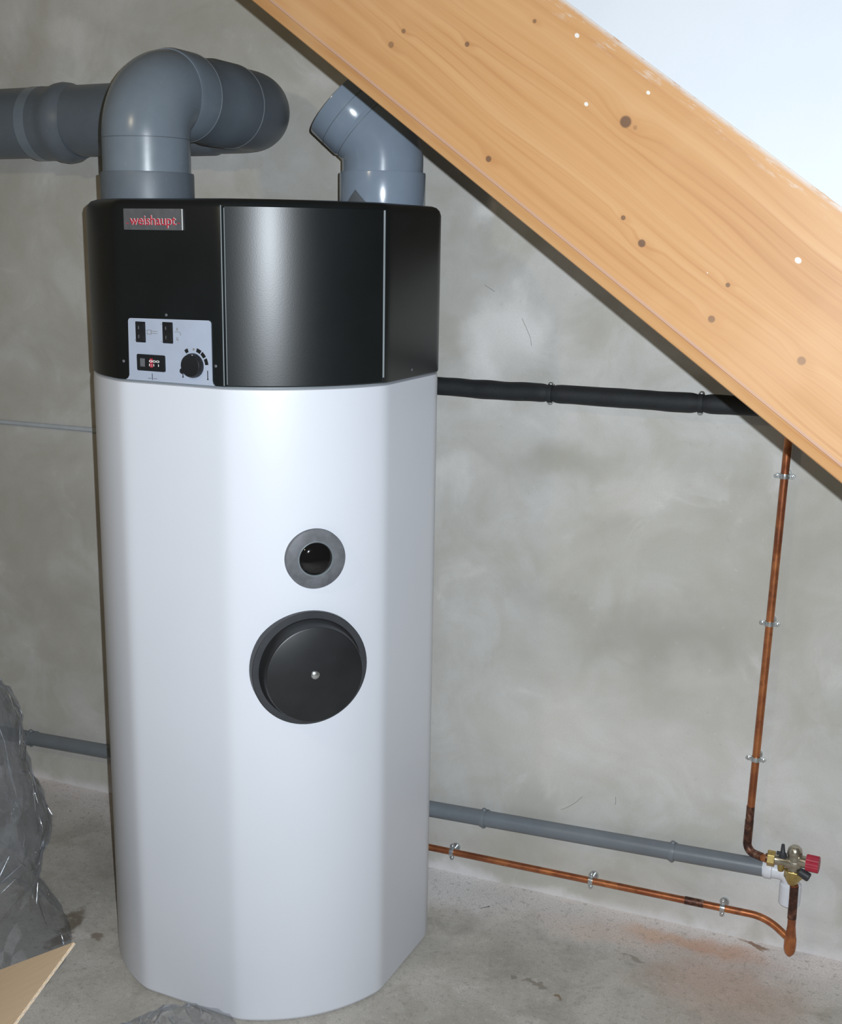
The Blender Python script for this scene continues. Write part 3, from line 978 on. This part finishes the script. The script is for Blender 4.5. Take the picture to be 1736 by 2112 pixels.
# thin conduit on the left
cb = MB().tube([(0, 0, 0), (-2.4, 0, -0.004)], 0.0065, 16).build('conduit', 'conduit_grey', loc=wpos(-0.35, 0.0075, 1.048), rotz=WROT)
tag(cb, 'thin pale grey conduit on the wall left of the boiler', 'conduit')


# grey drain pipe with its white bend
def drain_z(t):
    return 0.1735 + 0.0325 * t


dr = MB().tube([(0, 0, 0), (-3.3, 0, drain_z(-2.45) - drain_z(0.85))], 0.0195, 32).build('drain_pipe', 'pvc_drain', loc=wpos(0.85, 0.028, drain_z(0.85)), rotz=WROT)
tag(dr, 'grey plastic drain pipe sloping along the wall low behind the boiler', 'pipe')
wb = wall_thing('drain_elbow', 'white plastic bend on the end of the grey drain pipe under the brass valve', 'pipe fitting', 0.852, 0.028, 0.2013)
p = fillet([(-0.004, 0, 0), (0.058, 0, 0.001), (0.060, 0, -0.072)], [0.024], 14)
MB().tube(p, 0.0185, 32).build('bend', 'white_pvc', wb)
MB().tube([(0.0598, 0, -0.022), (0.0598, 0, -0.026), (0.060, 0, -0.071), (0.060, 0, -0.074)], [0.0185, 0.0232, 0.0232, 0.0205], 32).build('socket', 'white_pvc', wb)
MB().tube([(-0.001, 0, 0), (0.004, 0, 0), (0.017, 0, 0), (0.019, 0, 0)], [0.0185, 0.0215, 0.0215, 0.0185], 32).build('socket', 'white_pvc', wb)


# copper pipes
def cop_t(z):
    return 0.8085 + 0.0160 * z


cv = wall_thing('copper_riser', 'upright copper pipe on the wall below the pine stringer', 'pipe', cop_t(0.23), 0.030, 0.235)
p = fillet([(cop_t(1.206) - cop_t(0.23), 0, 0.971), (0.0, 0, 0.0), (0.055, -0.028, 0.002)], [0.020], 10)
MB().tube(p, 0.0082, 20).build('pipe', 'copper', cv)
d_ = Vector((0.055, -0.028, 0.002)).normalized()
MB().tube(fillet([(0.0009, 0, 0.075), (0.0, 0, 0.0), tuple(d_ * 0.040)], [0.020], 10), 0.0093, 20).build('solder_elbow', 'copper_burnt', cv)
MB().tube([(0.0013, 0, 0.108), (0.0009, 0, 0.070)], 0.0088, 20).build('solder_sleeve', 'copper_burnt', cv)

cl = wall_thing('copper_feed', 'copper pipe running just above the floor to the foot of the brass valve', 'pipe', 0.770, 0.030, 0.083)
p = fillet([wl(cl, -0.35, 0.030, 0.0655), wl(cl, 0.866, 0.031, 0.0845), wl(cl, 0.925, 0.060, 0.058)], [0.115], 18)
MB().tube(p, 0.0080, 20).build('pipe', 'copper', cl)
MB().tube([wl(cl, 0.685, 0.030, 0.0815), wl(cl, 0.728, 0.030, 0.0822)], 0.0090, 20).build('solder_sleeve', 'copper_burnt', cl)
p = [wl(cl, 0.921, 0.060, 0.1935), wl(cl, 0.9225, 0.060, 0.145), wl(cl, 0.9235, 0.060, 0.090)]
MB().tube(p, 0.0086, 20).build('upright_pipe', 'copper', cl)
MB().tube([wl(cl, 0.9215, 0.060, 0.190), wl(cl, 0.9228, 0.060, 0.112)], 0.0094, 20).build('solder_sleeve', 'copper_burnt', cl)
MB().tube([wl(cl, 0.9235, 0.060, 0.092), wl(cl, 0.9238, 0.0602, 0.075), wl(cl, 0.9240, 0.0600, 0.060), wl(cl, 0.9240, 0.0595, 0.040), wl(cl, 0.9240, 0.0585, 0.028), wl(cl, 0.9238, 0.057, 0.020)],
          [0.0088, 0.0105, 0.0128, 0.0128, 0.0105, 0.0050], 20).build('foot_elbow', 'copper', cl)

# valve
VT, VN, VZ = 0.9165, 0.060, 0.244
vl = wall_thing('safety_valve', 'brass safety valve with a red knob between the copper pipes', 'valve', VT, VN, VZ)


def hexa(r, h0, h1, mtx):
    return [(r * cos(R(60 * k)), r * sin(R(60 * k))) for k in range(6)], h0, h1, mtx


XM = axis_mtx((0, 0, 0), (1, 0, 0))
MB().lathe([(0.0120, -0.040), (0.0120, -0.018), (0.0150, -0.012), (0.0165, 0.0), (0.0150, 0.012), (0.0115, 0.016)], 28, XM).lathe(
    [(0.0145, -0.020), (0.0155, 0.0), (0.0145, 0.020)], 28).build('valve_body', 'nickel', vl)
MB().prism([(0.0175 * cos(R(60 * k + 12)), 0.0175 * sin(R(60 * k + 12))) for k in range(6)], -0.056, -0.040, XM).build('union_nut', 'brass', vl, smooth=0, bevel=0.001)
MB().lathe([(0.0088, -0.060), (0.0088, -0.034)], 20, XM).build('nipple', 'copper_burnt', vl)
MB().prism([(0.0195 * cos(R(60 * k)), 0.0195 * sin(R(60 * k))) for k in range(6)], -0.036, -0.016).lathe([(0.0100, -0.050), (0.0170, -0.036)], 24).build('lower_nut', 'brass', vl, smooth=0, bevel=0.001)
MB().lathe([(0.0140, 0.018), (0.0158, 0.021), (0.0158, 0.026), (0.0140, 0.034), (0.0090, 0.039), (0.002, 0.040)], 28).build('dome_cap', 'nickel', vl)
KM = axis_mtx((0.0, -0.004, 0.010), (1, -0.10, 0.03))
MB().lathe([(0.0100, 0.006), (0.0125, 0.012), (0.0125, 0.026), (0.0105, 0.027)], 28, KM).build('knob_neck', 'nickel', vl)
kn = [(( 0.0178 if k % 2 else 0.0166) * cos(2 * pi * k / 36), (0.0178 if k % 2 else 0.0166) * sin(2 * pi * k / 36)) for k in range(36)]
MB().prism(kn, 0.026, 0.052, KM).build('red_knob', 'red_knob', vl, smooth=0)
MB().lathe([(0.0085, 0.010), (0.0095, 0.018), (0.0095, 0.032), (0.0070, 0.034)], 20, axis_mtx((0.004, -0.006, -0.010), (1, -0.2, -0.35))).build('drain_neck', 'dark_grey', vl)
MB().lathe([(0.0085, 0.0), (0.0085, 0.008), (0.0050, 0.012), (0.0035, 0.026), (0.0030, 0.030)], 16, axis_mtx((-0.024, -0.004, 0.010), (-0.05, 0.05, 1))).box((-0.030, -0.006, 0.019), (0.014, 0.007, 0.006)).build('lever', 'dark_grey', vl)
MB().lathe([(0.0070, 0.0), (0.0075, 0.010), (0.0060, 0.016)], 16, axis_mtx((-0.026, -0.004, -0.006), (0, -0.05, -1))).build('drain_plug', 'brass', vl)


# ------------------------------------------------------------------ pipe clamps
def clamp(t, n, z, r, axis, name, label, group, width=0.011, mat='zinc', ears=True):
    """two-part pipe clamp: strap round the pipe, two bolted ears, wall plate with stud"""
    c = wall_thing(name, label, 'clamp', t, n, z, group)
    if axis == 'z':
        am = axis_mtx((0, 0, 0), (0, 0, 1), (0, 1, 0))
        side = Vector((1, 0, 0))
    else:
        am = axis_mtx((0, 0, 0), (1, 0, 0), (0, 0, 1))
        side = Vector((0, 0, 1))
    ax = Vector((0, 0, 1)) if axis == 'z' else Vector((1, 0, 0))
    h = width / 2
    MB().lathe([(r + 0.0002, -h), (r + 0.0022, -h), (r + 0.0026, 0), (r + 0.0022, h), (r + 0.0002, h)], 32, am, False, False).build('strap', mat, c)
    if ears:
        for sg_ in (-1, 1):
            mid = side * sg_ * (r + 0.0065)
            em = Matrix((side, ax, side.cross(ax))).transposed().to_4x4()
            em.translation = mid
            ol = [(x * (1 if sg_ > 0 else -1), y) for x, y in [(-0.0065, -h * 0.9), (0.0025, -h), (0.0060, -h * 0.6), (0.0072, 0), (0.0060, h * 0.6), (0.0025, h), (-0.0065, h * 0.9)]]
            if sg_ < 0:
                ol = ol[::-1]
            e_ = MB().prism(ol, -0.0022, 0.0022, em).build('ear', mat, c, smooth=0, bevel=0.0006)
            dirn = Vector((0, -1, 0))
            MB().lathe([(0.0030, 0.0018), (0.0030, 0.0034), (0.0018, 0.0042)], 14, axis_mtx(mid + side * sg_ * 0.0008, dirn)).build('bolt_head', mat, e_)
    else:
        for sg_ in (-1, 1):
            MB().lathe([(0.0062, -0.003), (0.0062, 0.001), (0.0040, 0.0042), (0.001, 0.0048)], 16, axis_mtx(side * sg_ * (r + 0.0018), side * sg_)).build('screw_boss', mat, c)
    # stud and plate at the wall
    MB().lathe([(0.0035, r), (0.0035, n - 0.0015)], 12, axis_mtx((0, 0, 0), (0, 1, 0))).build('stud', mat, c)
    MB().lathe([(0.0100, n - 0.0045), (0.0110, n - 0.002), (0.0110, n - 0.0002)], 24, axis_mtx((0, 0, 0), (0, 1, 0))).build('wall_plate', mat, c)
    return c


for z_, lab in ((1.087, 'zinc clamp on the upright copper pipe just under the pine stringer'),
                (0.767, 'zinc clamp halfway down the upright copper pipe, middle of three'),
                (0.456, 'zinc clamp on the upright copper pipe, lowest of three above the valve')):
    clamp(cop_t(z_), 0.030, z_, 0.0082, 'z', 'pipe_clamp', lab, 'clamps on the copper pipes', 0.0105)
for t_, z_, lab in ((0.111, 0.0727, 'zinc clamp on the floor-level copper pipe right beside the white boiler'),
                    (0.464, 0.0782, 'zinc clamp on the floor-level copper pipe, middle of three'),
                    (0.770, 0.0830, 'zinc clamp on the floor-level copper pipe nearest the brass valve')):
    clamp(t_, 0.030, z_, 0.0080, 'x', 'pipe_clamp', lab, 'clamps on the copper pipes', 0.0105)
for t_, lab in ((0.191, 'small grey clamp on the drain pipe right of the boiler, farther from the valve'),
                (0.649, 'small grey clamp on the drain pipe nearest the brass valve'),
                (-1.193, 'small dark clamp on the drain pipe left of the boiler beside the plastic bag')):
    clamp(t_, 0.028, drain_z(t_), 0.0195, 'x', 'drain_clamp', lab, 'clamps on the drain pipe', 0.011, 'pvc_drain', False)
for t_, lab in ((0.322, 'zinc clamp around the black insulated pipe, about midway between boiler and stringer'),
                (0.648, 'zinc clamp around the black insulated pipe where it meets the pine stringer')):
    ic = clamp(t_, 0.045, 1.2283, 0.0185, 'x', 'insulation_clamp', lab, 'clamps on the insulated pipe', 0.010, 'zinc', False)
    [c_ for c_ in ic.children if c_.name.startswith('strap')][0].data.materials[0] = M['rubber_foam']

# ------------------------------------------------------------------ cardboard box with a raised flap
FP = Vector((-0.5725, 1.80, 0.3895))          # free corner of the flap
e1v = Vector((-0.802, 0.319, -0.506)).normalized()
e2t = Vector((-0.046, -0.17, -0.034))
e2v = (e2t - e1v * e2t.dot(e1v)).normalized()
L1, L2 = 0.24, 0.34
hz = e1v.cross(e2v).normalized()
if hz.z < 0:
    hz = -hz
box = thing('cardboard_box', 'open brown cardboard box at the lower left with a flap sticking up', 'box', (FP + e1v * L1).xy.to_3d())
bo = box.location
TK = 0.005


def bl(p_):
    return tuple(Vector(p_) - bo)


def slab(a, b, c, d, nrm, tk):
    q = [Vector(x_) for x_ in (a, b, c, d)]
    vs2 = [bl(p_) for p_ in q] + [bl(p_ - nrm * tk) for p_ in q]
    return vs2, [(0, 1, 2, 3), (7, 6, 5, 4), (0, 4, 5, 1), (1, 5, 6, 2), (2, 6, 7, 3), (3, 7, 4, 0)]


h0, h1 = FP + e1v * L1, FP + e1v * L1 + e2v * L2
MB().add(*slab(FP, h0, h1, FP + e2v * L2, hz, TK)).build('flap', 'cardboard', box, smooth=0)
# the cut edge of the flap shows the corrugation
flu = MB()
nfl = 46
for k in range(nfl):
    a = FP + e2v * (L2 * (k + 0.5) / nfl) - e1v * 0.0004
    up_ = -hz * (TK * (0.30 if k % 2 else 0.70))
    flu.box((0, 0, 0), (0.0012, L2 / nfl * 0.95, TK * 0.42), Matrix.Translation(Vector(bl(a + up_))) @ Matrix((e1v, e2v, hz)).transposed().to_4x4())
flu.build('corrugation', 'card_edge', box.children[-1], smooth=0)
# walls of the box hang from the hinge line down to the floor
hx = Vector((e2v.x, e2v.y, 0)).normalized()
away = Vector((-hx.y, hx.x, 0))
if away.dot(e1v) < 0:
    away = -away
q0 = Vector((h0.x, h0.y, 0))
zt = min(h0.z, h1.z)
L3, LW = 0.32, (h1 - h0).length


def panel(a, b, z0a, z0b, ins, name='side_panel'):
    aa, bb = Vector((a.x, a.y, 0)), Vector((b.x, b.y, 0))
    MB().add(*slab(aa, bb, bb + Vector((0, 0, z0b)), aa + Vector((0, 0, z0a)), -ins, TK)).build(name, 'cardboard', box, smooth=0)


q1 = Vector((h1.x, h1.y, 0))
panel(q0, q1, h0.z, h1.z, away)
panel(q0 + away * L3, q1 + away * L3, h0.z, h1.z, -away)
panel(q0, q0 + away * L3, h0.z, h0.z, hx)
panel(q1, q1 + away * L3, h1.z, h1.z, -hx)
panel_b = MB().add(*slab(q0 + Vector((0, 0, TK)), q1 + Vector((0, 0, TK)), q1 + away * L3 + Vector((0, 0, TK)), q0 + away * L3 + Vector((0, 0, TK)), Vector((0, 0, 1)), TK)).build('bottom_panel', 'cardboard', box, smooth=0)


# ------------------------------------------------------------------ clear plastic bag and sheet
def crumple(p_, amp, sc):
    q = Vector(p_) * sc
    d = mnoise.ridged_multi_fractal(q, 0.9, 2.1, 3, 1.0, 2.0) - 1.0
    e = mnoise.noise_vector(q * 0.6)
    return Vector((e.x, e.y, e.z * 0.6)) * amp * 0.8 + Vector((e.y, e.z, 0)).normalized() * d * amp * 0.45


BC = Vector((-1.10, 2.33, 0))
profz = [(0.0, 0.335), (0.03, 0.325), (0.06, 0.312), (0.10, 0.292), (0.14, 0.280), (0.18, 0.279), (0.22, 0.290), (0.26, 0.304), (0.29, 0.308),
         (0.33, 0.301), (0.42, 0.280), (0.50, 0.268), (0.58, 0.245), (0.64, 0.215), (0.69, 0.165), (0.72, 0.10), (0.735, 0.03)]
rg = []
SEG = 150


def prof_r(z_):
    for (za, ra), (zb, rb) in zip(profz, profz[1:]):
        if za <= z_ <= zb:
            return ra + (rb - ra) * (z_ - za) / (zb - za)
    return profz[-1][1]


rng_ = random.Random(11)
SEG = 46
zs = [0.0, 0.02, 0.045] + [0.07 + 0.60 * k / 27 for k in range(28)] + [0.69, 0.705, 0.72, 0.735]
for q, z_ in enumerate(zs):
    row = []
    for i in range(SEG):
        a = 2 * pi * (i + 0.5 * (q % 2) + rng_.uniform(-0.28, 0.28)) / SEG
        zz = z_ if q == 0 else z_ + rng_.uniform(-0.007, 0.007)
        r0 = prof_r(min(max(zz, 0), 0.735))
        p3 = Vector((r0 * cos(a), r0 * sin(a), zz))
        k_ = crumple(p3, 0.012, 8.0)
        r1 = rng_.uniform(-0.009, 0.004)
        p3 = p3 + Vector((k_.x + r1 * cos(a), k_.y + r1 * sin(a), k_.z * min(1, z_ * 8)))
        row.append((p3.x, p3.y, max(p3.z, 0.001)))
    rg.append(row)


def tri_rings(rg):
    n = len(rg[0])
    vs3 = [p_ for r_ in rg for p_ in r_]
    fs3 = []
    for k in range(len(rg) - 1):
        for i in range(n):
            j_ = (i + 1) % n
            a, b, c, d = k * n + i, k * n + j_, (k + 1) * n + j_, (k + 1) * n + i
            fs3 += [(a, b, d), (b, c, d)] if k % 2 == 0 else [(a, b, c), (a, c, d)]
    fs3.append(tuple(range((len(rg) - 1) * n, len(rg) * n)))
    return vs3, fs3


bag = MB().add(*tri_rings(rg)).build('plastic_bag', 'film', loc=BC, smooth=14)
tag(bag, 'crumpled clear plastic bag standing on the floor at the left edge', 'plastic bag')



def film_fold():
    m = Nodes('film_fold')
    tr_ = m.n('ShaderNodeBsdfTransparent')
    tr_.inputs[0].default_value = (0.93, 0.94, 0.96, 1)
    gl = m.n('ShaderNodeBsdfGlossy')
    gl.inputs['Color'].default_value = (0.95, 0.97, 1.0, 1)
    gl.inputs['Roughness'].default_value = 0.22
    b = m.n('ShaderNodeMixShader')
    m.put(b.inputs[0], m.rng(m.noise(m.coord(), 45, 2), 0.35, 0.65, 0.10, 0.60))
    m.l(tr_.outputs[0], b.inputs[1])
    m.l(gl.outputs[0], b.inputs[2])
    m.l(b.outputs[0], m.out.inputs[0])
    return m.m


M['film_fold'] = film_fold()


def folds(rows, closed, count, rmin, rmax, pick, seed):
    """sharp creases of the film: thin rolls following edges of the crumpled surface"""
    rr = random.Random(seed)
    nr, nc = len(rows), len(rows[0])
    mb_ = MB()
    made = 0
    guard = 0
    while made < count and guard < 20000:
        guard += 1
        q, i = rr.randrange(1, nr - 4), rr.randrange(0, nc - 4)
        if not pick(rows[q][i]):
            continue
        dq, di = rr.choice([(1, 0), (1, 1), (0, 1), (1, -1), (2, 1)])
        pts_ = []
        for k in range(rr.choice([2, 2, 3])):
            a, b = q + dq * k, i + di * k
            if a < nr and 0 <= b < nc:
                pts_.append(Vector(rows[a][b]))
        if len(pts_) < 2:
            continue
        r_ = rr.uniform(rmin, rmax)
        n2 = len(pts_)
        sub, rad_ = [], []
        for k in range((n2 - 1) * 3 + 1):
            f = k / 3
            a = min(int(f), n2 - 2)
            sub.append(pts_[a].lerp(pts_[a + 1], f - a))
            rad_.append(r_ * (0.25 + 0.75 * sin(pi * k / ((n2 - 1) * 3))))
        mb_.tube(sub, rad_, 8)
        made += 1
    return mb_


fb = folds(rg, True, 150, 0.0010, 0.0030, lambda p_: p_[0] > 0.12 and p_[1] < 0.16, 5)
rim = [Vector(p_) - BC for p_ in ((-0.868, 2.30, 0.585), (-0.848, 2.29, 0.530), (-0.838, 2.28, 0.470), (-0.822, 2.27, 0.415))]
fb.tube(rim, [0.001, 0.003, 0.004, 0.001], 8)
fo = fb.build('fold', 'film_fold', bag, smooth=60)
tag(fo, kind='stuff')
NX, NY = 34, 34
vs_, fs_ = [], []
SX0, SX1, SY0, SY1 = -0.74, -0.325, 1.56, 2.085
for j in range(NY + 1):
    for i in range(NX + 1):
        u, v = i / NX, j / NY
        far = SY1 - 0.03 * abs(mnoise.noise((u * 5, 1.7, 0))) - 0.06 * (1 - u) ** 2
        x = SX0 + (SX1 - SX0) * u
        y = SY0 + (far - SY0) * v
        top = 0.030 + 0.075 * exp(-((x + 0.445) / 0.12) ** 2) * (0.45 + 0.55 * v) + 0.015 * (0.5 + mnoise.noise((x * 9, y * 9, 0)))
        edge_ = min(1.0, 5 * u + 0.05, 7 * (1 - u) + 0.02, 10 * v + 0.1, 4.0 * (1 - v) + 0.70)
        k_ = crumple((x, y, 0.0), 0.016, 11.0)
        z = max(0.0015, (top + k_.z * 1.2 + k_.x * 0.5 + rng_.uniform(-0.008, 0.008)) * edge_)
        jx, jy = rng_.uniform(-0.004, 0.004), rng_.uniform(-0.005, 0.005)
        vs_.append((x + (k_.x * 0.5 + jx) * edge_ + 0.5, y + (k_.y * 0.4 + jy) * edge_ - 1.8, z))
        if i < NX and j < NY:
            q = j * (NX + 1) + i
            fs_ += [(q, q + 1, q + NX + 2), (q, q + NX + 2, q + NX + 1)] if (i + j) % 2 else [(q, q + 1, q + NX + 1), (q + 1, q + NX + 2, q + NX + 1)]
sh = MB().add(vs_, fs_).build('plastic_sheet', 'film', loc=(-0.5, 1.8, 0), smooth=14)
tag(sh, 'crumpled clear plastic film lying on the floor against the foot of the boiler', 'plastic film')
rows_ = [vs_[j * (NX + 1):(j + 1) * (NX + 1)] for j in range(NY + 1)]
fo = folds(rows_, False, 40, 0.0008, 0.0022, lambda p_: p_[1] > 0.12, 9).build('fold', 'film_fold', sh, smooth=60)
tag(fo, kind='stuff')
